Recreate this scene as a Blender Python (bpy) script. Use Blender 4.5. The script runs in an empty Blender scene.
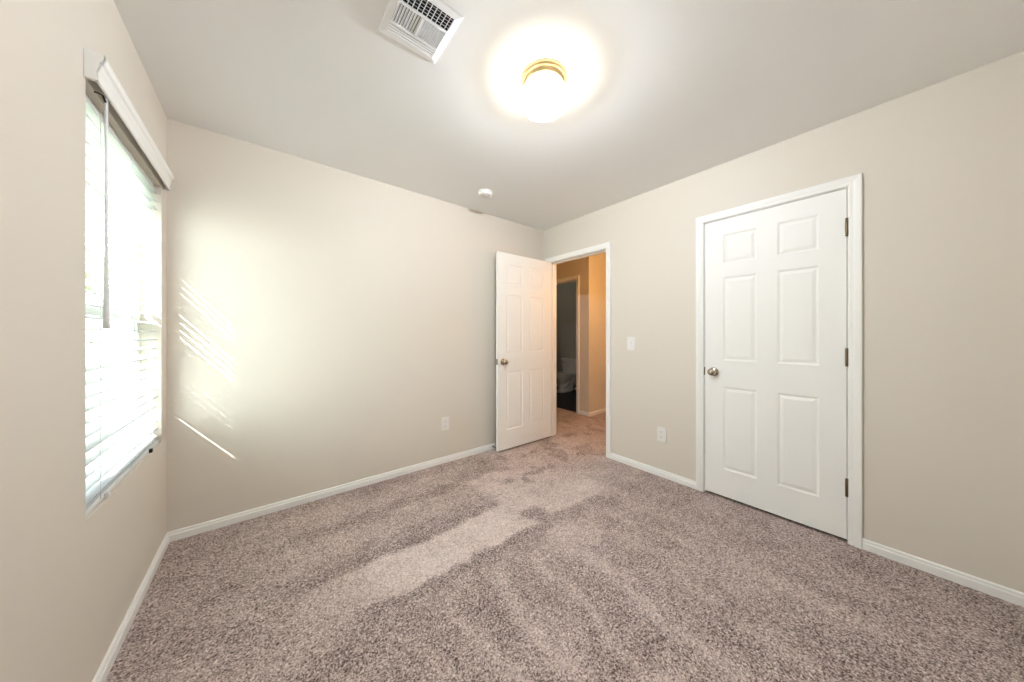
import bpy, bmesh, math, random
import numpy as np
from mathutils import Vector, Matrix
C = bpy.context.scene.collection
sc = bpy.context.scene
PI = math.pi

# ------------------------------------------------------------------ camera
YAW = 0.67898
cd = bpy.data.cameras.new('camera')
cam = bpy.data.objects.new('camera', cd); C.objects.link(cam)
cam.location = (0.44166, -2.61374, 1.19155)
cam.rotation_euler = (PI/2, 0, -YAW)
cd.sensor_width = 36.0
cd.lens = 305.4/1024*36
cd.shift_y = -6.1/1024
cd.clip_start = 0.02
sc.camera = cam

# ------------------------------------------------------------------ world, sun, exposure
SKY_STRENGTH = 7.2
SUN_STRENGTH = 22.0
LAMP_STRENGTH = 5.0      # glow of the opal globe
BULB_WATTS = 66.0       # bulb inside the globe
HALL_WATTS = 15.0
EXPOSURE = 0.45
w = bpy.data.worlds.new('world'); sc.world = w; w.use_nodes = True
nt = w.node_tree; nt.nodes.clear()
o_ = nt.nodes.new('ShaderNodeOutputWorld'); bg = nt.nodes.new('ShaderNodeBackground')
tc = nt.nodes.new('ShaderNodeTexCoord'); sx = nt.nodes.new('ShaderNodeSeparateXYZ'); rp = nt.nodes.new('ShaderNodeValToRGB')
nt.links.new(tc.outputs['Generated'], sx.inputs[0]); nt.links.new(sx.outputs['Z'], rp.inputs[0])
rp.color_ramp.elements[0].position = 0.0; rp.color_ramp.elements[0].color = (0.91, 1.0, 1.06, 1)
rp.color_ramp.elements[1].position = 0.8; rp.color_ramp.elements[1].color = (0.84, 0.95, 1.08, 1)
nt.links.new(rp.outputs[0], bg.inputs[0]); bg.inputs[1].default_value = SKY_STRENGTH
nt.links.new(bg.outputs[0], o_.inputs[0])

sd = bpy.data.lights.new('sun', 'SUN'); sd.energy = SUN_STRENGTH; sd.angle = math.radians(0.6); sd.color = (0.96, 1.0, 1.03)
sun = bpy.data.objects.new('sun', sd); C.objects.link(sun)
sun.rotation_euler = Vector((0.43, 1.0, -0.516)).to_track_quat('-Z', 'Y').to_euler()

hd = bpy.data.lights.new('hall_lamp', 'POINT'); hd.energy = HALL_WATTS; hd.color = (1.0, 0.52, 0.17); hd.shadow_soft_size = 0.1
hl = bpy.data.objects.new('hall_lamp', hd); C.objects.link(hl); hl.location = (3.95, -0.98, 1.8)

vs = sc.view_settings
vs.view_transform = 'Standard'; vs.look = 'None'; vs.gamma = 1.0; vs.use_curve_mapping = False
vs.exposure = EXPOSURE

# ------------------------------------------------------------------ materials
def srgb(r, g, b):
    f = lambda c: (c/255/12.92) if c/255 <= 0.04045 else ((c/255+0.055)/1.055)**2.4
    return (f(r), f(g), f(b), 1.0)

def mat(name, col, rough=0.5, metal=0.0, spec=0.5, bump=None, emit=None):
    m = bpy.data.materials.new(name); m.use_nodes = True
    t = m.node_tree; b = t.nodes['Principled BSDF']
    b.inputs['Base Color'].default_value = col
    b.inputs['Roughness'].default_value = rough
    b.inputs['Metallic'].default_value = metal
    b.inputs['Specular IOR Level'].default_value = spec
    if emit:
        b.inputs['Emission Color'].default_value = emit[0]; b.inputs['Emission Strength'].default_value = emit[1]
    if bump:
        sc_, st, dist = bump
        tcn = t.nodes.new('ShaderNodeTexCoord'); n = t.nodes.new('ShaderNodeTexNoise'); bp = t.nodes.new('ShaderNodeBump')
        n.inputs['Scale'].default_value = sc_; n.inputs['Detail'].default_value = 4
        bp.inputs['Strength'].default_value = st; bp.inputs['Distance'].default_value = dist
        t.links.new(tcn.outputs['Object'], n.inputs['Vector']); t.links.new(n.outputs['Fac'], bp.inputs['Height'])
        t.links.new(bp.outputs[0], b.inputs['Normal'])
    return m

M = {}
M['wall'] = mat('wall_paint', srgb(227, 218, 204), 0.5, spec=0.35, bump=(70, 0.05, 0.003))
M['ceiling'] = mat('ceiling_paint', srgb(247, 246, 243), 0.9, spec=0.2, bump=(60, 0.05, 0.003))
M['trim'] = mat('trim_paint', srgb(248, 246, 240), 0.4)
M['door'] = mat('door_paint', srgb(249, 247, 241), 0.5)
M['nickel'] = mat('satin_nickel', srgb(182, 170, 154), 0.2, metal=1.0)
M['hinge'] = mat('hinge_metal', srgb(120, 104, 84), 0.35, metal=1.0)
M['brass'] = mat('brass', srgb(226, 200, 148), 0.3, metal=1.0)
M['plastic'] = mat('white_plastic', srgb(240, 236, 230), 0.4)
M['slot'] = mat('dark_slot', srgb(60, 56, 52), 0.6)
M['vent'] = mat('vent_enamel', srgb(250, 250, 250), 0.45)
M['duct'] = mat('duct_dark', srgb(22, 22, 22), 0.8)
M['vinyl_frame'] = mat('vinyl_frame', srgb(238, 240, 236), 0.4)
M['dark_metal'] = mat('dark_hook_metal', srgb(48, 42, 34), 0.4, metal=0.6)
M['cord'] = mat('cord_white', srgb(225, 224, 220), 0.8)
M['wand'] = mat('wand_plastic', srgb(236, 236, 234), 0.3)
M['porcelain'] = mat('porcelain', srgb(232, 228, 218), 0.12)
M['bathwall'] = mat('bathroom_wall_dimmed', srgb(190, 187, 174), 0.6)  # beige wall tone darkened, the unlit look is put into the colour
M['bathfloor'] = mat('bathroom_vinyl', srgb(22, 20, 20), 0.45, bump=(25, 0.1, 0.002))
M['fence'] = mat('fence_wood', srgb(178, 168, 148), 0.8, bump=(20, 0.3, 0.01))
M['bark'] = mat('bark', srgb(110, 95, 80), 0.9, bump=(30, 0.6, 0.02))
M['lawn'] = mat('lawn', srgb(188, 192, 168), 0.95, bump=(40, 0.6, 0.03))
M['rubber'] = mat('rubber_tip', srgb(90, 80, 72), 0.7)

# blind slats: white vinyl that lets some daylight through
m = bpy.data.materials.new('blind_slat'); m.use_nodes = True; t = m.node_tree
b = t.nodes['Principled BSDF']; b.inputs['Base Color'].default_value = srgb(196, 197, 196); b.inputs['Roughness'].default_value = 0.35
tr = t.nodes.new('ShaderNodeBsdfTranslucent'); tr.inputs[0].default_value = srgb(244, 246, 240)
mx = t.nodes.new('ShaderNodeMixShader'); mx.inputs[0].default_value = 0.04
t.links.new(b.outputs[0], mx.inputs[1]); t.links.new(tr.outputs[0], mx.inputs[2])
t.links.new(mx.outputs[0], t.nodes['Material Output'].inputs[0]); M['slat'] = m

# window glass: clear with a Fresnel reflection
m = bpy.data.materials.new('window_glass'); m.use_nodes = True; t = m.node_tree
t.nodes.remove(t.nodes['Principled BSDF'])
a = t.nodes.new('ShaderNodeBsdfTransparent'); a.inputs[0].default_value = (0.96, 0.99, 0.97, 1)
g = t.nodes.new('ShaderNodeBsdfGlossy'); g.inputs['Roughness'].default_value = 0.0
lw = t.nodes.new('ShaderNodeLayerWeight'); lw.inputs[0].default_value = 0.5
pw = t.nodes.new('ShaderNodeMath'); pw.operation = 'POWER'; pw.inputs[1].default_value = 5.0
fr = t.nodes.new('ShaderNodeMath'); fr.operation = 'MULTIPLY_ADD'; fr.inputs[1].default_value = 0.5; fr.inputs[2].default_value = 0.02
t.links.new(lw.outputs['Facing'], pw.inputs[0]); t.links.new(pw.outputs[0], fr.inputs[0])
mx = t.nodes.new('ShaderNodeMixShader')
t.links.new(fr.outputs[0], mx.inputs[0]); t.links.new(a.outputs[0], mx.inputs[1]); t.links.new(g.outputs[0], mx.inputs[2])
t.links.new(mx.outputs[0], t.nodes['Material Output'].inputs[0]); M['glass'] = m

# opal glass globe, lit from inside
M['globe'] = mat('opal_globe', srgb(250, 246, 236), 0.2, emit=((1.0, 0.97, 0.92, 1), LAMP_STRENGTH/0.45))
t = M['globe'].node_tree; a = t.nodes.new('ShaderNodeBsdfTransparent'); mx = t.nodes.new('ShaderNodeMixShader'); mx.inputs[0].default_value = 0.45
t.links.new(a.outputs[0], mx.inputs[1]); t.links.new(t.nodes['Principled BSDF'].outputs[0], mx.inputs[2]); t.links.new(mx.outputs[0], t.nodes['Material Output'].inputs[0])

# leaves
def leafmat(name, col):
    m = bpy.data.materials.new(name); m.use_nodes = True; t = m.node_tree
    b = t.nodes['Principled BSDF']; b.inputs['Roughness'].default_value = 0.6
    n = t.nodes.new('ShaderNodeTexNoise'); n.inputs['Scale'].default_value = 9
    tcn = t.nodes.new('ShaderNodeTexCoord'); r = t.nodes.new('ShaderNodeValToRGB')
    r.color_ramp.elements[0].color = [c*0.6 for c in col[:3]]+[1]; r.color_ramp.elements[1].color = col
    r.color_ramp.elements[0].position = 0.3; r.color_ramp.elements[1].position = 0.7
    t.links.new(tcn.outputs['Object'], n.inputs['Vector']); t.links.new(n.outputs['Fac'], r.inputs[0]); t.links.new(r.outputs[0], b.inputs['Base Color'])
    return m
M['leaf'] = leafmat('leaf_green', srgb(188, 202, 160))

# carpet: twisted yarn in three tones, brushed lanes come from the pile_lay attribute
def carpet():
    m = bpy.data.materials.new('carpet_pile'); m.use_nodes = True; t = m.node_tree; N = t.nodes; L = t.links
    b = N['Principled BSDF']; b.inputs['Roughness'].default_value = 0.95; b.inputs['Specular IOR Level'].default_value = 0.1
    tcn = N.new('ShaderNodeTexCoord')
    def noise(scale, detail, dist, rough=0.6):
        n = N.new('ShaderNodeTexNoise'); n.inputs['Scale'].default_value = scale; n.inputs['Detail'].default_value = detail
        n.inputs['Distortion'].default_value = dist; n.inputs['Roughness'].default_value = rough
        L.new(tcn.outputs['Object'], n.inputs['Vector']); return n
    fine = noise(135, 4, 1.0, 0.75)
    clump = noise(34, 2, 0.6)
    big = noise(7, 2, 0.3)
    at = N.new('ShaderNodeAttribute'); at.attribute_name = 'pile_lay'
    def mth(op, a, b_):
        n = N.new('ShaderNodeMath'); n.operation = op
        for i, v in enumerate((a, b_)):
            if isinstance(v, (int, float)): n.inputs[i].default_value = v
            else: L.new(v, n.inputs[i])
        return n.outputs[0]
    lay = at.outputs['Fac']
    # contrast of the tufts drops where the pile is brushed flat and light
    f = mth('SUBTRACT', fine.outputs['Fac'], 0.5)
    amp = mth('SUBTRACT', 5.2, mth('MULTIPLY', lay, 2.3))
    f = mth('MULTIPLY', f, amp)
    c2 = mth('MULTIPLY', mth('SUBTRACT', clump.outputs['Fac'], 0.5), 0.55)
    b2 = mth('MULTIPLY', mth('SUBTRACT', big.outputs['Fac'], 0.5), 0.30)
    v = mth('ADD', mth('ADD', f, c2), mth('ADD', b2, 0.20))
    v = mth('ADD', v, mth('MULTIPLY', lay, 0.55))
    r = N.new('ShaderNodeValToRGB'); cr = r.color_ramp
    cr.elements[0].position = 0.0; cr.elements[0].color = srgb(80, 66, 60)
    cr.elements[1].position = 1.0; cr.elements[1].color = srgb(243, 228, 220)
    e = cr.elements.new(0.45); e.color = srgb(184, 164, 156)
    L.new(v, r.inputs[0]); L.new(r.outputs[0], b.inputs['Base Color'])
    bp = N.new('ShaderNodeBump'); bp.inputs['Strength'].default_value = 0.5; bp.inputs['Distance'].default_value = 0.006
    L.new(fine.outputs['Fac'], bp.inputs['Height']); L.new(bp.outputs[0], b.inputs['Normal'])
    return m
M['carpet'] = carpet()

# ------------------------------------------------------------------ helpers
class MB:
    def __init__(s): s.v = []; s.f = []; s.sm = []
    def add(s, vs_, fs_, smooth=False):
        o = len(s.v); s.v += [tuple(p) for p in vs_]; s.f += [tuple(i+o for i in f) for f in fs_]; s.sm += [smooth]*len(fs_); return s
    def box(s, x0, x1, y0, y1, z0, z1, Mx=None):
        P = [Vector((x, y, z)) for x in (x0, x1) for y in (y0, y1) for z in (z0, z1)]
        if Mx: P = [Mx @ p for p in P]
        return s.add(P, [(0,1,3,2),(4,6,7,5),(0,4,5,1),(2,3,7,6),(0,2,6,4),(1,5,7,3)])
    def bbox(s, x0, x1, y0, y1, z0, z1, r=0.003, Mx=None):      # box with chamfered edges
        bm = bmesh.new(); bmesh.ops.create_cube(bm, size=1)
        for v in bm.verts: v.co = Vector(((x0+x1)/2+v.co.x*(x1-x0), (y0+y1)/2+v.co.y*(y1-y0), (z0+z1)/2+v.co.z*(z1-z0)))
        bmesh.ops.bevel(bm, geom=bm.edges[:], offset=r, segments=2, affect='EDGES', profile=0.6)
        bm.verts.index_update()
        P = [Mx @ v.co if Mx else v.co.copy() for v in bm.verts]
        s.add(P, [[v.index for v in f.verts] for f in bm.faces]); bm.free(); return s
    def loft(s, rings, closed=True, cap=True, smooth=False):
        n = len(rings[0]); V = [p for r in rings for p in r]; F = []
        for k in range(len(rings)-1):
            for i in range(n if closed else n-1):
                j = (i+1) % n; F.append((k*n+i, k*n+j, (k+1)*n+j, (k+1)*n+i))
        if cap: F.append(tuple(range(n))[::-1]); F.append(tuple((len(rings)-1)*n+i for i in range(n)))
        return s.add(V, F, smooth)
    def lathe(s, prof, Mx, n=32, smooth=True):                     # prof: (radius, height) along local z
        return s.loft([[Mx @ Vector((r*math.cos(2*PI*i/n), r*math.sin(2*PI*i/n), h)) for i in range(n)] for r, h in prof], smooth=smooth)
    def tube(s, pts, r, n=8):
        pts = [Vector(p) for p in pts]; R = []
        for i, p in enumerate(pts):
            d = (pts[min(i+1, len(pts)-1)]-pts[max(i-1, 0)]).normalized(); q = d.to_track_quat('Z', 'Y')
            rr = r[i] if isinstance(r, (list, tuple)) else r
            R.append([p + q @ Vector((rr*math.cos(2*PI*k/n), rr*math.sin(2*PI*k/n), 0)) for k in range(n)])
        return s.loft(R, smooth=True)
    def build(s, name, m, parent=None, merge=False, loc=None):
        me = bpy.data.meshes.new(name)
        V = s.v
        if loc: V = [(a-loc[0], b_-loc[1], c-loc[2]) for a, b_, c in s.v]
        me.from_pydata(V, [], s.f); me.polygons.foreach_set('use_smooth', s.sm); me.update()
        bm = bmesh.new(); bm.from_mesh(me)
        if merge: bmesh.ops.remove_doubles(bm, verts=bm.verts[:], dist=1e-5)
        bmesh.ops.recalc_face_normals(bm, faces=bm.faces[:]); bm.to_mesh(me); bm.free()
        me.materials.append(m)
        o = bpy.data.objects.new(name, me); C.objects.link(o)
        if loc: o.location = loc
        if parent: o.parent = parent
        return o

def tag(o, label=None, cat=None, group=None, kind=None):
    if label: o['label'] = label
    if cat: o['category'] = cat
    if group: o['group'] = group
    if kind: o['kind'] = kind
    return o
def thing(name, loc, label, cat, group=None, rz=0, kind=None):
    o = bpy.data.objects.new(name, None); C.objects.link(o); o.location = loc; o.rotation_euler = (0, 0, rz); o.empty_display_size = 0.05
    return tag(o, label, cat, group, kind)
def struct(o, label, cat): return tag(o, label, cat, None, 'structure')
def copy_tree(o, parent=None):
    c = o.copy(); C.objects.link(c); c.parent = parent
    for ch in list(o.children): copy_tree(ch, c)
    return c
Tr = Matrix.Translation
def Rot(a, ax): return Matrix.Rotation(a, 4, ax)

# ------------------------------------------------------------------ room dimensions
W = 3.036; H = 2.44; FY = -3.10; WT = 0.115
HX = 4.12; HC = 0.154                     # hallway far wall, outside corner
DO0, DO1 = -0.865, -0.100                 # bedroom doorway (jamb faces)
CL0, CL1 = -2.459, -1.727                 # closet doorway
BD0, BD1 = 0.385, 1.10                    # bathroom doorway
DH = 2.036                                # head of the openings
JT = 0.018                                # jamb board
WY0, WY1, WZ0, WZ1 = -1.02, -0.12, 0.605, 2.0

def wall_x(x0, x1, y0, y1, openings, z1=H):
    """wall running along y with door openings [(ya, yb, za, zb)]"""
    mb = MB(); cur = y0
    for ya, yb, za, zb in sorted(openings):
        mb.box(x0, x1, cur, ya, 0, z1)
        if za > 0: mb.box(x0, x1, ya, yb, 0, za)
        mb.box(x0, x1, ya, yb, zb, z1); cur = yb
    mb.box(x0, x1, cur, y1, 0, z1); return mb

struct(wall_x(-0.14, 0, FY-WT, WT, [(WY0, WY1, WZ0, WZ1)]).build('wall_left', M['wall']), 'beige painted wall on the left with the blind covered window', 'wall')
struct(MB().box(0, W, 0, WT, 0, H).build('wall_back', M['wall']), 'beige painted back wall with sun streaks behind the open door', 'wall')
struct(wall_x(W, W+WT, FY-WT, 1.72, [(CL0-JT, CL1+JT, 0, DH+JT), (DO0-JT, DO1+JT, 0, DH+JT)]).build('wall_right', M['wall']), 'beige painted right wall with the doorway and the closet door', 'wall')
struct(MB().box(0, W, FY-WT, FY, 0, H).build('wall_front', M['wall']), 'beige painted wall behind the camera', 'wall')
struct(MB().box(-0.14, W+WT, FY-WT, WT, H, H+0.1).build('ceiling', M['ceiling']), 'off-white painted bedroom ceiling', 'ceiling')

# hallway, bathroom and closet shells seen through the doorway
struct(wall_x(HX, HX+WT, HC, 1.6, [(BD0-JT, BD1+JT, 0, DH+JT)]).build('wall_hallway', M['wall']), 'tan hallway wall around the dark bathroom doorway', 'wall')
struct(MB().box(HX+WT, 6.2, HC, HC+WT, 0, H).build('wall_hallway_side', M['wall']), 'warmly lit tan hallway wall beyond the outside corner', 'wall')
struct(MB().box(W+WT, HX+WT, 1.6, 1.72, 0, H).build('wall_hallway_end', M['wall']), 'hallway end wall hidden behind the open door', 'wall')
struct(MB().box(W+WT, 6.2, -1.3, -1.2, 0, H).build('wall_hallway_near', M['wall']), 'hallway wall on the near side beside the closet', 'wall')
struct(MB().box(6.2, 6.3, -1.3, HC+WT, 0, H).build('wall_hallway_far', M['wall']), 'far end wall of the hallway', 'wall')
struct(MB().box(W+WT, 6.3, -3.3, 2.7, H, H+0.1).build('ceiling_hallway', M['ceiling']), 'off-white hallway ceiling', 'ceiling')
struct(MB().box(5.65, 5.75, HC+WT, 2.7, 0, H).build('wall_bathroom', M['bathwall']), 'shade-toned grey bathroom wall behind the toilet', 'wall')
struct(MB().box(HX+WT, 5.65, 2.6, 2.7, 0, H).build('wall_bathroom_side', M['bathwall']), 'shade-toned grey bathroom side wall left of the toilet', 'wall')
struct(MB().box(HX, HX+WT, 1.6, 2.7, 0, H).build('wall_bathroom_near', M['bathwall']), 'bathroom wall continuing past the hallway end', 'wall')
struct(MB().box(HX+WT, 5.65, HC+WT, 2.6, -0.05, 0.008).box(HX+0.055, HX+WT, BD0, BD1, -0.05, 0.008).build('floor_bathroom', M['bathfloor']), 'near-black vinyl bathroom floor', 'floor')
cs = MB(); cs.box(3.85, 3.95, -3.2, -1.3, 0, H); cs.box(W+WT, 3.95, -3.3, -3.2, 0, H)
struct(cs.build('wall_closet', M['wall']), 'closet interior wall behind the closed door', 'wall')
struct(MB().box(5.65-0.012, 5.65, HC+WT, 2.6, 0.008, 0.075).build('baseboard_bathroom', M['trim']), 'white baseboard at the bathroom wall behind the toilet', 'baseboard')

# ------------------------------------------------------------------ carpet floor
rng = np.random.RandomState(4)
def vnoise(x, y, scale, seed):
    r = np.random.RandomState(seed).rand(64, 64)
    X = x*scale; Y = y*scale; xi = np.floor(X).astype(int); yi = np.floor(Y).astype(int); fx = X-xi; fy = Y-yi
    fx = fx*fx*(3-2*fx); fy = fy*fy*(3-2*fy); g = lambda a, b_: r[a % 64, b_ % 64]
    return (g(xi, yi)*(1-fx)*(1-fy)+g(xi+1, yi)*fx*(1-fy)+g(xi, yi+1)*(1-fx)*fy+g(xi+1, yi+1)*fx*fy)-0.5
def sst(a, b_, x):
    t_ = np.clip((x-a)/(b_-a), 0, 1); return t_*t_*(3-2*t_)
def band(x, a, b_, s=0.03): return sst(a-s, a+s, x)*(1-sst(b_-s, b_+s, x))
def pile_lay(x, y):
    px = x + 0.10*vnoise(x, y, 4, 1)+0.05*vnoise(x, y, 14, 2)
    py = y + 0.05*vnoise(x, y, 5, 3)+0.04*vnoise(x, y, 15, 4)
    L = 0.36+0*x
    def put(mask, val, L): return L*(1-mask)+val*mask
    # lanes running across the room in the back half
    L = put(0.6*band(py, -0.40, -0.16)*band(px, 0.35, 1.7, 0.12), 0.62, L)
    L = put(0.5*band(py, -0.74, -0.52)*band(px, 0.45, 1.6, 0.15), 0.66, L)
    L = put(0.7*band(py, -0.50, -0.42)*band(px, 0.5, 1.7, 0.12), 0.20, L)
    L = put(0.8*band(py, -0.92, -0.84)*band(px, 0.5, 1.75, 0.12), 0.16, L)
    # bright brushed lane
    L = put(band(py, -1.19, -0.92, 0.022)*band(px, 0.55, 1.78, 0.04)*(0.35+0.65*sst(0.55, 1.05, px)), 0.98, L)
    L = put(0.5*band(py, -1.30, -1.02, 0.05)*band(px, 0.15, 0.75, 0.12), 0.66, L)
    L = put(0.8*band(py, -1.27, -1.20, 0.02)*band(px, 0.85, 1.9, 0.06), 0.14, L)
    # bright brushed patch in front of the doorway
    L = put(0.6*band(py, -1.28, 0.1, 0.08)*band(px, 2.2, 3.2, 0.15), 0.66, L)
    L = put(0.95*band(py, -1.22, -0.44, 0.03)*band(px, 1.72, 2.50, 0.05), 0.84, L)
    L = put(0.85*band(py, -1.26, -1.04, 0.03)*band(px, 1.78, 1.95, 0.03), 0.22, L)
    L = put(0.8*band(py, -1.29, -1.225, 0.02)*band(px, 1.9, 2.35, 0.06), 0.22, L)
    d = vnoise(x, y, 9, 8)+0.6*vnoise(x, y, 17, 9)
    near_door = band(px, 2.1, 4.3, 0.2)*band(py, -1.0, 0.2, 0.1)
    L = put(0.85*near_door, 0.60, L)
    L = put(0.9*sst(0.10, 0.30, d)*band(px, 1.95, 4.2, 0.1)*band(py, -0.8, 0.3, 0.1), 0.22, L)
    # stripes towards the camera in the front half
    for xs, wd, a in ((0.55, .06, .5), (0.85, .05, .5), (1.12, .07, .65), (1.36, .06, .9), (1.55, .05, .85), (1.76, .07, .7), (2.0, .05, .5), (2.3, .08, .4)):
        L = put(a*band(px+0.06*np.sin(y*3+xs*5), xs-wd/2, xs+wd/2, 0.03)*band(py, -2.6, -1.36, 0.1), 0.72, L)
    L = put(0.6*band(py, -1.55, -1.33, 0.06)*band(px, 1.7, 2.05, 0.08), 0.75, L)
    L = put(0.5*sst(2.2, 2.7, px)*(1-sst(-1.5, -1.2, py)), 0.40, L)
    return np.clip(L + 0.20*vnoise(x, y, 6, 11), 0, 1)
def carpet_patch(x0, x1, y0, y1, step):
    nx = max(2, int((x1-x0)/step)+1); ny = max(2, int((y1-y0)/step)+1)
    xs = np.linspace(x0, x1, nx); ys = np.linspace(y0, y1, ny)
    X, Y = np.meshgrid(xs, ys, indexing='ij')
    I = np.arange(nx*ny).reshape(nx, ny)
    F = np.stack([I[:-1, :-1], I[1:, :-1], I[1:, 1:], I[:-1, 1:]], -1).reshape(-1, 4)
    return X.ravel(), Y.ravel(), F
A = carpet_patch(0, W, FY, 0, 0.016); B = carpet_patch(W, HX+0.06, -1.2, 1.6, 0.03); D = carpet_patch(HX+0.06, 6.2, -1.2, HC, 0.06); K = carpet_patch(W, 3.85, -3.2, -1.2, 0.06)
XX = []; YY = []; FF = []; off = 0
for X_, Y_, F_ in (A, B, D, K):
    XX.append(X_); YY.append(Y_); FF.append(F_+off); off += len(X_)
XX = np.concatenate(XX); YY = np.concatenate(YY); FF = np.concatenate(FF)
me = bpy.data.meshes.new('floor')
me.from_pydata(np.stack([XX, YY, 0*XX], 1).tolist(), [], FF.tolist()); me.update()
at = me.attributes.new('pile_lay', 'FLOAT', 'POINT'); at.data.foreach_set('value', pile_lay(XX, YY).astype(np.float32))
me.materials.append(M['carpet'])
fl = bpy.data.objects.new('floor', me); C.objects.link(fl)
struct(fl, 'mauve brown cut pile carpet with brushed lanes', 'floor')

# ------------------------------------------------------------------ trim, baseboards, casings
def casing(name, wx, side, y0, y1, zt, label, wid=0.056):
    """U-shaped moulded casing on the plane x = wx, standing out towards side (+1/-1), plus the jamb boards"""
    prof = [(0.004, 0.0), (0.004, 0.008), (0.010, 0.011), (0.022, 0.011), (0.030, 0.014), (0.046, 0.016), (wid-0.002, 0.016), (wid, 0.013), (wid, 0.0)]
    R = []
    for (fy, top) in ((-1, 0), (-1, 1), (1, 1), (1, 0)):
        R.append([Vector((wx+side*d, (y0-o if fy < 0 else y1+o), (zt+o if top else 0.0))) for o, d in prof])
    mb = MB(); mb.loft(R); return mb
def jambs(mb, x0, x1, y0, y1, zt, stop=None):
    mb.box(x0, x1, y0-JT, y0, 0, zt+JT); mb.box(x0, x1, y1, y1+JT, 0, zt+JT); mb.box(x0, x1, y0, y1, zt, zt+JT)
    if stop:
        a, b_ = stop
        mb.box(a, b_, y0, y0+0.011, 0, zt); mb.box(a, b_, y1-0.011, y1, 0, zt); mb.box(a, b_, y0+0.011, y1-0.011, zt-0.011, zt)
mb = casing('trim_1', W, -1, DO0, DO1, DH, ''); jambs(mb, W, W+WT, DO0, DO1, DH, (W+0.040, W+0.075))
mb2 = casing('x', W+WT, 1, DO0, DO1, DH, ''); mb.add(mb2.v, mb2.f)
struct(mb.build('trim_1', M['trim']), 'white moulded casing around the open bedroom doorway', 'trim')
mb = casing('trim_2', W, -1, CL0, CL1, DH, ''); jambs(mb, W, W+WT, CL0, CL1, DH, (W+0.040, W+0.075))
struct(mb.build('trim_2', M['trim']), 'white moulded casing around the closed closet door', 'trim')
mb = casing('trim_3', HX, -1, BD0, BD1, DH, ''); jambs(mb, HX, HX+WT, BD0, BD1, DH, (HX+0.05, HX+0.08))
struct(mb.build('trim_3', M['trim']), 'white moulded casing around the dark bathroom doorway', 'trim')

BB = [(0, 0), (0.013, 0), (0.013, 0.036), (0.010, 0.040), (0.0075, 0.042), (0.0095, 0.046), (0.009, 0.052), (0.005, 0.056), (0, 0.057)]
def baseboard(name, p, q, nrm, label, m0=0, m1=0):
    """p, q: floor points on the wall; nrm points into the room; m0/m1: mitre slope at the ends (1 inside corner, -1 outside)"""
    p = Vector((p[0], p[1], 0)); q = Vector((q[0], q[1], 0)); n = Vector((nrm[0], nrm[1], 0)); d = (q-p).normalized()
    R = [[p+n*o+d*o*m0+Vector((0, 0, z)) for o, z in BB], [q+n*o-d*o*m1+Vector((0, 0, z)) for o, z in BB]]
    struct(MB().loft(R).build(name, M['trim']), label, 'baseboard')
baseboard('baseboard_left', (0, FY), (0, 0), (1, 0), 'white baseboard along the left window wall', 1, 1)
baseboard('baseboard_back', (0, 0), (W, 0), (0, -1), 'white baseboard along the back wall', 1, 0)
baseboard('baseboard_right', (W, DO0-0.056), (W, CL1+0.056), (-1, 0), 'short white baseboard between the doorway and the closet')
baseboard('baseboard_right.001', (W, CL0-0.056), (W, FY), (-1, 0), 'white baseboard to the right of the closet door', 0, 1)
baseboard('baseboard_front', (W, FY), (0, FY), (0, 1), 'white baseboard behind the camera', 1, 1)
baseboard('baseboard_hallway', (HX, BD0-0.056), (HX, HC), (-1, 0), 'short hallway baseboard beside the bathroom casing', 0, -1)
baseboard('baseboard_hallway.001', (HX, HC), (6.2, HC), (0, -1), 'hallway baseboard on the warmly lit side wall', -1, 0)

# ------------------------------------------------------------------ doors
def door_leaf(wd, ht, th, xs, zs):
    """six moulded panels on both faces; local x 0..wd, y 0..th, z 0..ht"""
    mb = MB()
    gx = [0]+[v for p in xs for v in p]+[wd]; gz = [0]+[v for p in zs for v in p]+[ht]
    rings = [(0, 0), (0.007, 0.0045), (0.013, 0.006), (0.030, 0.0015), (0.034, 0.001)]
    for y, s in ((0, 1), (th, -1)):
        for i in range(len(gx)-1):
            for k in range(len(gz)-1):
                a, b_, c, d = gx[i], gx[i+1], gz[k], gz[k+1]
                if i % 2 == 1 and k % 2 == 1:
                    R = [[(a+o, y+s*e, c+o), (b_-o, y+s*e, c+o), (b_-o, y+s*e, d-o), (a+o, y+s*e, d-o)] for o, e in rings]
                    V = [p for r in R for p in r]; F = []
                    for q in range(len(R)-1):
                        for j in range(4): F.append((q*4+j, q*4+(j+1) % 4, q*4+4+(j+1) % 4, q*4+4+j))
                    F.append(tuple((len(R)-1)*4+j for j in range(4))); mb.add(V, F)
                else: mb.add([(a, y, c), (b_, y, c), (b_, y, d), (a, y, d)], [(0, 1, 2, 3)])
    for i in range(len(gx)-1):
        for z in (0, ht): mb.add([(gx[i], 0, z), (gx[i+1], 0, z), (gx[i+1], th, z), (gx[i], th, z)], [(0, 1, 2, 3)])
    for k in range(len(gz)-1):
        for x in (0, wd): mb.add([(x, 0, gz[k]), (x, th, gz[k]), (x, th, gz[k+1]), (x, 0, gz[k+1])], [(0, 1, 2, 3)])
    return mb
ZS = [(0.195, 0.797), (0.988, 1.592), (1.690, 1.902)]
KNOB = [(0.033, 0), (0.033, 0.003), (0.030, 0.007), (0.016, 0.009), (0.0115, 0.013), (0.0115, 0.026), (0.016, 0.030), (0.0235, 0.036), (0.0265, 0.044), (0.026, 0.052), (0.021, 0.060), (0.012, 0.0645), (0.001, 0.066)]
def knob(parent, x, z, y, sgn):
    Mx = Tr((x, y, z)) @ Rot(PI/2 if sgn < 0 else -PI/2, 'X')
    return MB().lathe(KNOB, Mx, 28).build('door_knob', M['nickel'], parent)
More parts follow.
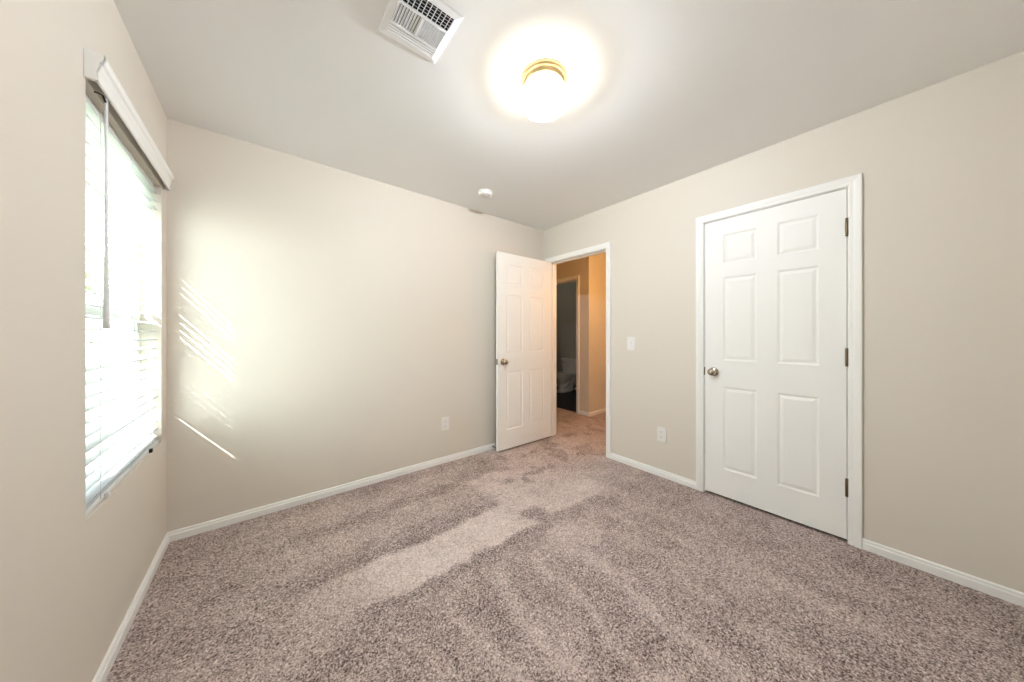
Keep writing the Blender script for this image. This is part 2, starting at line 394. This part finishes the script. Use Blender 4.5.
def hinge(parent, x, y, z, h=0.10, leafdir=None):
    mb = MB().lathe([(0.001, -0.004), (0.005, -0.003), (0.0065, 0), (0.0065, h), (0.005, h+0.003), (0.001, h+0.004)], Tr((x, y, z)), 14)
    return mb.build('hinge', M['hinge'], parent)

# closed closet door: local x runs from the knob side (towards the doorway) to the hinge side, face y=0 looks into the room
cw = 0.726
cd_ = thing('door_2', (W+0.001, CL1-0.003, 0.018), 'closed white six-panel closet door with knob at left', 'door', rz=-PI/2, kind='structure')
door_leaf(cw, 2.014, 0.035, [(0.117, 0.314), (0.420, 0.614)], ZS).build('door_leaf', M['door'], cd_, merge=True)
knob(cd_, 0.058, 0.900, 0, -1)
for z in (1.742, 0.996, 0.250): hinge(cd_, cw+0.001, -0.0068, z, 0.098)
MB().bbox(-0.0068, 0.0012, -0.0022, 0.010, 0.872, 0.930, 0.0005).build('latch_plate', M['hinge'], cd_)

# open bedroom door: swung back against the corner, local x runs from the hinge (right) ...
ow = 0.762
od = thing('door_1', (W-0.013-ow, -0.137, 0.018), 'open white six-panel bedroom door standing before the back wall', 'door', kind='structure')
door_leaf(ow, 2.014, 0.035, [(0.105, 0.329), (0.425, 0.650)], ZS).build('door_leaf', M['door'], od, merge=True)
knob(od, 0.062, 0.900, 0, -1); knob(od, 0.062, 0.900, 0.035, 1)
for z in (1.742, 0.996, 0.250): hinge(od, ow+0.004, 0.041, z, 0.098)
MB().bbox(-0.002, 0.001, 0.005, 0.030, 0.872, 0.930, 0.0005).build('latch_plate', M['nickel'], od)

# ------------------------------------------------------------------ window
wn = thing('window_1', (-0.10, (WY0+WY1)/2, WZ0), 'white vinyl single-hung window behind the blind', 'window', kind='structure')
wn.location = (0, 0, 0)
f = MB()
x0, x1 = -0.135, -0.075
f.box(x0, x1, WY0, WY0+0.04, WZ0, WZ1); f.box(x0, x1, WY1-0.04, WY1, WZ0, WZ1)
f.box(x0, x1, WY0+0.04, WY1-0.04, WZ0, WZ0+0.045); f.box(x0, x1, WY0+0.04, WY1-0.04, WZ1-0.04, WZ1)
f.build('window_frame', M['vinyl_frame'], wn)
def sash(x0, x1, za, zb):
    s = MB(); ya, yb = WY0+0.04, WY1-0.04
    s.box(x0, x1, ya, ya+0.035, za, zb); s.box(x0, x1, yb-0.035, yb, za, zb); s.box(x0, x1, ya+0.035, yb-0.035, za, za+0.04); s.box(x0, x1, ya+0.035, yb-0.035, zb-0.045, zb)
    fr_ = s.build('window_sash', M['vinyl_frame'], wn)
    MB().box((x0+x1)/2-0.002, (x0+x1)/2+0.002, ya+0.035, yb-0.035, za+0.04, zb-0.045).build('window_pane', M['glass'], fr_)
MIDZ = 1.29
sash(-0.132, -0.108, MIDZ-0.02, WZ1-0.04); sash(-0.104, -0.080, WZ0+0.045, MIDZ+0.022)

# ------------------------------------------------------------------ blind
bl = thing('window_blind', (0, 0, 0), 'white horizontal slat blind with moulded valance hanging in the left wall window', 'blind')
BY0, BY1 = WY0+0.006, WY1-0.008
# valance: moulded board with two returns
vp = [(0.022, 1.999), (0.027, 2.001), (0.028, 2.016), (0.024, 2.022), (0.026, 2.034), (0.030, 2.046), (0.031, 2.058), (0.037, 2.064), (0.040, 2.074), (0.040, 2.086), (0.022, 2.088)]
mb = MB()
VY0, VY1 = -1.034, -0.070
mb.loft([[Vector((a, VY0, z)) for a, z in vp], [Vector((a, VY1, z)) for a, z in vp]])
for ya, yb in ((VY0, VY0+0.012), (VY1-0.012, VY1)):
    rp_ = [(0.001, 1.999)]+vp[:-1]+[(0.001, 2.088)]
    mb.loft([[Vector((a, ya-0.0005, z)) for a, z in rp_], [Vector((a, yb, z)) for a, z in rp_]])
mb.build('valance', M['trim'], bl)
MB().bbox(-0.066, -0.024, BY0, BY1, 1.974, 1.999, 0.003).build('headrail', M['vinyl_frame'], bl)
# slats: pitch 43.5 mm, inner edge tipped slightly down, a few tipped further
random.seed(5)
SW, ST, PITCH = 0.047, 0.0028, 0.0436
s = MB(); z = 1.952; xc = -0.033; zs_list = []
while z > 0.642: zs_list.append(z); z -= PITCH
for z in zs_list:
    if 1.25 < z < 1.44: th = 20.5
    elif 1.51 < z < 1.66: th = 18.5
    elif 0.94 < z < 1.10: th = 18.1
    elif 0.77 < z < 0.83: th = 19.8
    else: th = 6.0
    th = math.radians(th + random.uniform(-0.3, 0.3))
    pr = []
    for k in range(7):                                   # slightly crowned cross-section
        u = -SW/2 + SW*k/6; pr.append((u, 0.0016*(1-(2*u/SW)**2)))
    prof = [(u, h+ST/2) for u, h in pr] + [(u, h-ST/2) for u, h in reversed(pr)]
    R = []
    for y in (BY0+0.002, BY1-0.002):
        R.append([Vector((xc+u*math.cos(th)+h*math.sin(th), y, z-u*math.sin(th)+h*math.cos(th))) for u, h in prof])
    s.loft(R)
s.build('slats', M['slat'], bl)
MB().bbox(xc-0.025, xc+0.025, BY0+0.002, BY1-0.002, 0.608, 0.625, 0.004).build('bottom_rail', M['vinyl_frame'], bl)
for y in (-0.885, -0.57, -0.25):
    for x in (xc-0.0275, xc+0.0275):
        MB().tube([(x, y, 1.973), (x, y, 0.620)], 0.0009, 6).build('ladder_cord', M['cord'], bl)
wd_ = MB(); wx, wy = 0.018, -0.932
wd_.tube([(wx, wy, 2.00), (wx, wy, 1.98), (wx, wy, 1.5), (wx, wy, 1.42), (wx, wy, 1.24), (wx, wy, 1.213)], [0.003, 0.0045, 0.0045, 0.006, 0.0085, 0.009], 10)
wo = wd_.build('tilt_wand', M['wand'], bl)
MB().tube([(0.002, -0.966, 1.993), (0.010, -0.962, 1.995), (0.016, -0.952, 1.995), (wx, wy, 1.982)], 0.003, 8).build('wand_hook', M['dark_metal'], wo)
for y, mm in ((-0.84, 'plastic'), (-0.30, 'dark_metal')):
    MB().bbox(-0.008, 0.003, y-0.009, y+0.009, 0.606, 0.624, 0.002).build('hold_down_clip', M[mm], bl)

# ------------------------------------------------------------------ ceiling light
lt = thing('ceiling_light', (1.50, -1.55, H), 'lit round white globe ceiling light with brass collar', 'light')
MB().lathe([(0.002, 0), (0.112, 0), (0.114, -0.004), (0.112, -0.012), (0.106, -0.016), (0.108, -0.022), (0.102, -0.030), (0.098, -0.040), (0.094, -0.041), (0.002, -0.041)], Matrix.Identity(4), 48).build('mounting_pan', M['brass'], lt)
gp = [(0.092, -0.0415)]
for k in range(1, 17):
    a = math.radians(-52 + (k/16)*142); gp.append((max(0.119*math.cos(a), 0.001), -0.100-0.072*math.sin(a)))
MB().lathe(gp, Matrix.Identity(4), 48).build('glass_globe', M['globe'], lt)
bd_ = bpy.data.lights.new('bulb', 'POINT'); bd_.energy = BULB_WATTS; bd_.color = (0.92, 1.0, 1.13); bd_.shadow_soft_size = 0.008
bo = bpy.data.objects.new('bulb', bd_); C.objects.link(bo); bo.location = (0, 0, -0.0497); bo.parent = lt

# ------------------------------------------------------------------ smoke detector
sdx = thing('smoke_detector', (1.94, -0.385, H), 'small round white smoke detector on the ceiling near the open door', 'smoke detector')
MB().lathe([(0.001, 0), (0.066, 0), (0.067, -0.006), (0.064, -0.012), (0.002, -0.012)], Matrix.Identity(4), 36).build('mounting_base', M['plastic'], sdx)
mb = MB().lathe([(0.060, -0.012), (0.061, -0.022), (0.058, -0.030), (0.048, -0.037), (0.030, -0.040), (0.001, -0.041)], Matrix.Identity(4), 36)
for k in range(12):
    mb.box(0.040, 0.056, -0.003, 0.003, -0.0385, -0.034, Rot(k*PI/6, 'Z'))
mb.build('cover', M['plastic'], sdx)
sdx.scale = (1, 1, 0.85)
MB().lathe([(0.010, -0.0405), (0.009, -0.044), (0.001, -0.0445)], Tr((0.0, -0.012, 0)), 16).build('test_button', M['wand'], sdx)

# ------------------------------------------------------------------ ceiling vent (four-way register)
VX0, VX1, VB, VA = 0.800, 1.046, -1.300, -1.562
vt = thing('ceiling_vent', ((VX0+VX1)/2, (VA+VB)/2, H), 'white square louvred air vent on the ceiling beside the globe light', 'vent')
hx, hy = (VX1-VX0)/2, (VB-VA)/2; ix, iy = hx-0.026, hy-0.026
mb = MB()
lv = [(0, 0, 0.0), (0.000, 0.0, -0.003), (0.004, 0.004, -0.006), (hx-ix, hy-iy, -0.0085), (hx-ix, hy-iy, -0.002)]
R = [[Vector((-hx+a, -hy+b_, z)), Vector((hx-a, -hy+b_, z)), Vector((hx-a, hy-b_, z)), Vector((-hx+a, hy-b_, z))] for a, b_, z in lv]
mb.loft(R, cap=False)
mb.build('faceplate', M['vent'], vt)
MB().box(-ix, ix, -iy, iy, -0.0015, -0.0005).build('duct_opening', M['duct'], vt)
def blades(name, items, m):
    b_ = MB()
    for (cx, cy, ln, along, tilt) in items:
        Mx = Tr((cx, cy, -0.0075)) @ (Matrix.Identity(4) if along == 'x' else Rot(PI/2, 'Z')) @ Rot(tilt, 'X')
        b_.box(-ln/2, ln/2, -0.0050, 0.0050, -0.0005, 0.0005, Mx)
    b_.build(name, m, vt)
SP = 0.0105
ya = iy-0.050; yb = -iy+0.066
blades('louver_bank', [(0, iy-0.006-SP*1.15*k, 2*ix, 'x', math.radians(4)) for k in range(4)], M['vent'])
blades('louver_bank', [(0, -iy+0.008+SP*1.25*k, 2*ix, 'x', math.radians(50)) for k in range(5)], M['vent'])
cyc = (ya+yb)/2; lnc = (ya-yb)-0.006
nb = 9; wbl = ix/nb
blades('louver_bank', [(-ix+wbl*(k+0.5), cyc, lnc, 'y', math.radians(-28)) for k in range(nb)], M['vent'])
blades('louver_bank', [(wbl*(k+0.5), cyc, lnc, 'y', math.radians(50)) for k in range(nb)], M['vent'])
mb = MB()
for y in (ya, yb): mb.box(-ix, ix, y-0.003, y+0.003, -0.0118, -0.003)
mb.box(-0.003, 0.003, yb, ya, -0.0118, -0.003)
mb.build('divider_bar', M['vent'], vt)
mb = MB()
for k in range(10): mb.box(-ix+0.012+k*(2*ix-0.024)/9-0.0016, -ix+0.012+k*(2*ix-0.024)/9+0.0016, -iy, yb, -0.0033, -0.0018)
mb.build('damper_blades', M['vent'], vt)

# ------------------------------------------------------------------ outlets and switch
def plate(nm, label, cat, loc, rz, kind):
    """local: plate in the xz plane, front towards -y"""
    t_ = thing(nm, loc, label, cat, rz=rz)
    MB().bbox(-0.038, 0.038, -0.006, 0.0, -0.061, 0.061, 0.0025).build('cover_plate', M['plastic'], t_)
    if kind == 'outlet':
        for z in (0.021, -0.021):
            r = [Vector((0.0165*math.cos(a)*(1 if abs(math.cos(a)) < .9 else .98), 0, 0.0145*math.sin(a))) for a in [2*PI*i/20 for i in range(20)]]
            rc = MB().loft([[p+Vector((0, y, z)) for p in r] for y in (-0.0055, -0.0078)]).build('receptacle', M['plastic'], t_)
            sl = MB()
            sl.box(-0.0068, -0.0050, -0.0083, -0.0070, z-0.001, z+0.007); sl.box(0.0050, 0.0068, -0.0083, -0.0070, z-0.001, z+0.006)
            sl.lathe([(0.0024, 0), (0.0024, 0.0011)], Tr((0, -0.0072, z-0.0075)) @ Rot(PI/2, 'X'), 10)
            sl.build('socket_slots', M['slot'], rc)
        MB().lathe([(0.003, 0), (0.0028, 0.0012), (0.0005, 0.0014)], Tr((0, -0.006, 0)) @ Rot(PI/2, 'X'), 10).build('screw', M['wand'], t_)
    else:
        MB().bbox(-0.0055, 0.0055, -0.0080, -0.0055, -0.012, 0.012, 0.001).build('toggle_slot', M['wand'], t_)
        MB().bbox(-0.0042, 0.0042, -0.020, -0.006, -0.004, 0.005, 0.0015, Tr((0, 0, 0.002)) @ Rot(math.radians(-22), 'X')).build('toggle', M['plastic'], t_)
        for z in (0.030, -0.030):
            MB().lathe([(0.003, 0), (0.0028, 0.0012), (0.0005, 0.0014)], Tr((0, -0.006, z)) @ Rot(PI/2, 'X'), 10).build('screw', M['wand'], t_)
    return t_
plate('wall_outlet', 'white duplex outlet low on the back wall left of the open door', 'outlet', (1.747, 0, 0.363), 0, 'outlet')
plate('wall_outlet', 'white duplex outlet low on the right wall beside the closet', 'outlet', (W, -1.406, 0.355), -PI/2, 'outlet')
plate('light_switch', 'white toggle light switch on the right wall beside the doorway', 'switch', (W, -1.130, 1.113), -PI/2, 'switch')

# ------------------------------------------------------------------ door stop on the back baseboard
ds = thing('door_stop', (2.285, -0.0131, 0.030), 'small dark door stop on the baseboard at the open door edge', 'door stop')
MB().lathe([(0.009, 0), (0.009, 0.004), (0.004, 0.006), (0.004, 0.050)], Rot(PI/2, 'X'), 12).build('stem', M['hinge'], ds)
MB().lathe([(0.004, 0.050), (0.0075, 0.051), (0.0075, 0.064), (0.005, 0.067), (0.001, 0.067)], Rot(PI/2, 'X'), 12).build('rubber_tip', M['rubber'], ds)

# ------------------------------------------------------------------ toilet
TY = 1.68
to = thing('toilet', (5.315, TY, 0.008), 'white two-piece toilet in the dark bathroom beyond the doorway', 'toilet')
def oval(cx, rx, ry, z, n=32, p=2.3, back=None):
    R = []
    for i in range(n):
        a = 2*PI*i/n; c_, s_ = math.cos(a), math.sin(a)
        R.append(Vector((cx+rx*math.copysign(abs(c_)**(2/p), c_), ry*math.copysign(abs(s_)**(2/p), s_), z)))
    return R
# local x: towards the tank is +; bowl front is -
bw = MB().loft([oval(0.00, 0.235, 0.115, 0.0), oval(0.0, 0.235, 0.115, 0.02), oval(0.02, 0.205, 0.095, 0.06), oval(0.02, 0.185, 0.092, 0.14), oval(-0.01, 0.195, 0.115, 0.21), oval(-0.05, 0.225, 0.150, 0.28), oval(-0.07, 0.245, 0.175, 0.34), oval(-0.07, 0.250, 0.180, 0.375), oval(-0.07, 0.225, 0.155, 0.378), oval(-0.07, 0.19, 0.125, 0.34), oval(-0.05, 0.12, 0.08, 0.27)], smooth=True)
bw.loft([oval(0.20, 0.12, 0.10, 0.10, p=3), oval(0.20, 0.12, 0.12, 0.25, p=3), oval(0.21, 0.125, 0.15, 0.36, p=4), oval(0.21, 0.125, 0.16, 0.372, p=4)], smooth=True)
bw.build('bowl', M['porcelain'], to)
tw = MB()
for sy in (-1, 1):                                        # S-shaped trapway relief on both sides
    tw.tube([(-0.10, sy*0.085, 0.10), (-0.02, sy*0.098, 0.20), (0.06, sy*0.098, 0.23), (0.12, sy*0.098, 0.17), (0.14, sy*0.098, 0.08), (0.20, sy*0.09, 0.03)], 0.028, 10)
tw.build('trapway', M['porcelain'], to)
MB().loft([oval(-0.065, 0.250, 0.183, 0.380), oval(-0.065, 0.254, 0.187, 0.388), oval(-0.065, 0.250, 0.183, 0.397)], smooth=False).build('seat', M['porcelain'], to)
MB().loft([oval(-0.060, 0.250, 0.183, 0.398), oval(-0.060, 0.252, 0.185, 0.408), oval(-0.060, 0.235, 0.168, 0.416)], smooth=False).build('lid', M['porcelain'], to)
tk = MB().loft([oval(0.245, 0.085, 0.190, 0.372, p=7), oval(0.243, 0.090, 0.198, 0.40, p=7), oval(0.238, 0.102, 0.222, 0.68, p=8)], smooth=False).build('tank', M['porcelain'], to)
MB().loft([oval(0.236, 0.110, 0.232, 0.681, p=8), oval(0.236, 0.112, 0.234, 0.70, p=8), oval(0.236, 0.104, 0.226, 0.712, p=8)]).build('tank_lid', M['porcelain'], to)
MB().tube([(0.136, 0.165, 0.63), (0.118, 0.165, 0.63), (0.116, 0.150, 0.63), (0.116, 0.095, 0.622)], [0.008, 0.008, 0.006, 0.005], 10).build('flush_handle', M['nickel'], to)

to.scale = (0.96, 0.96, 0.955)
bl_ = bpy.data.lights.new('bathroom_fill', 'POINT'); bl_.energy = 1.4; bl_.shadow_soft_size = 0.1; bl_.color = (1.0, 0.95, 0.82)  # added fill light that lifts the unlit bathroom, no fixture behind it
bx_ = bpy.data.objects.new('bathroom_fill', bl_); C.objects.link(bx_); bx_.location = (4.7, 1.9, 2.2)

# ------------------------------------------------------------------ outdoors, glimpsed between the slats
struct(MB().box(-30, -0.14, -20, 40, -0.5, -0.35).build('ground', M['lawn']), 'pale sunlit lawn outside the window', 'ground')
fn = thing('garden_fence', (-3, 9.0, -0.35), 'pale wooden garden fence beyond the lawn outside the window', 'fence')
bd = MB()
for k in range(50): bd.box(-4.5+k*0.16, -4.5+k*0.16+0.15, 0, 0.02, 0.05, 1.75+0.01*math.sin(k*2.1))
bd.build('boards', M['fence'], fn)
for k in range(5): MB().box(-4.45+k*1.9, -4.35+k*1.9, 0.02, 0.12, 0, 1.8).build('post', M['fence'], fn)
for z in (0.35, 1.4): MB().box(-4.5, 3.5, 0.02, 0.06, z, z+0.09).build('rail', M['fence'], fn)
def tree(loc, h, r, crown_z, label, nleaf, seed):
    rn = random.Random(seed)
    t_ = thing('garden_tree', loc, label, 'tree')
    MB().tube([(0, 0, 0), (0.03, 0.02, h*0.35), (-0.02, 0.05, h*0.7), (0.02, 0.0, h)], [0.09, 0.07, 0.05, 0.02], 10).build('trunk', M['bark'], t_)
    lf = MB()
    for _ in range(nleaf):
        a = rn.uniform(0, 2*PI); u = rn.uniform(-1, 1); q = r*rn.random()**0.4
        p = Vector((q*math.sqrt(1-u*u)*math.cos(a), q*math.sqrt(1-u*u)*math.sin(a), crown_z+0.8*q*u))
        Mx = Tr(p) @ Rot(rn.uniform(0, 6.3), 'Z') @ Rot(rn.uniform(-1, 1), 'X'); l = rn.uniform(0.05, 0.09)
        lf.add([Mx @ Vector(v) for v in ((0, -l, 0), (l*0.45, 0, 0.01), (0, l, 0), (-l*0.45, 0, 0.01))], [(0, 1, 2, 3)])
    lf.build('foliage', M['leaf'], t_)
tree((-1.75, 4.6, -0.35), 2.6, 0.75, 2.3, 'small leafy tree on the lawn nearest the window', 1500, 3)
tree((-0.75, 6.8, -0.35), 3.0, 0.8, 2.5, 'slim leafy tree in front of the garden fence', 1500, 9)
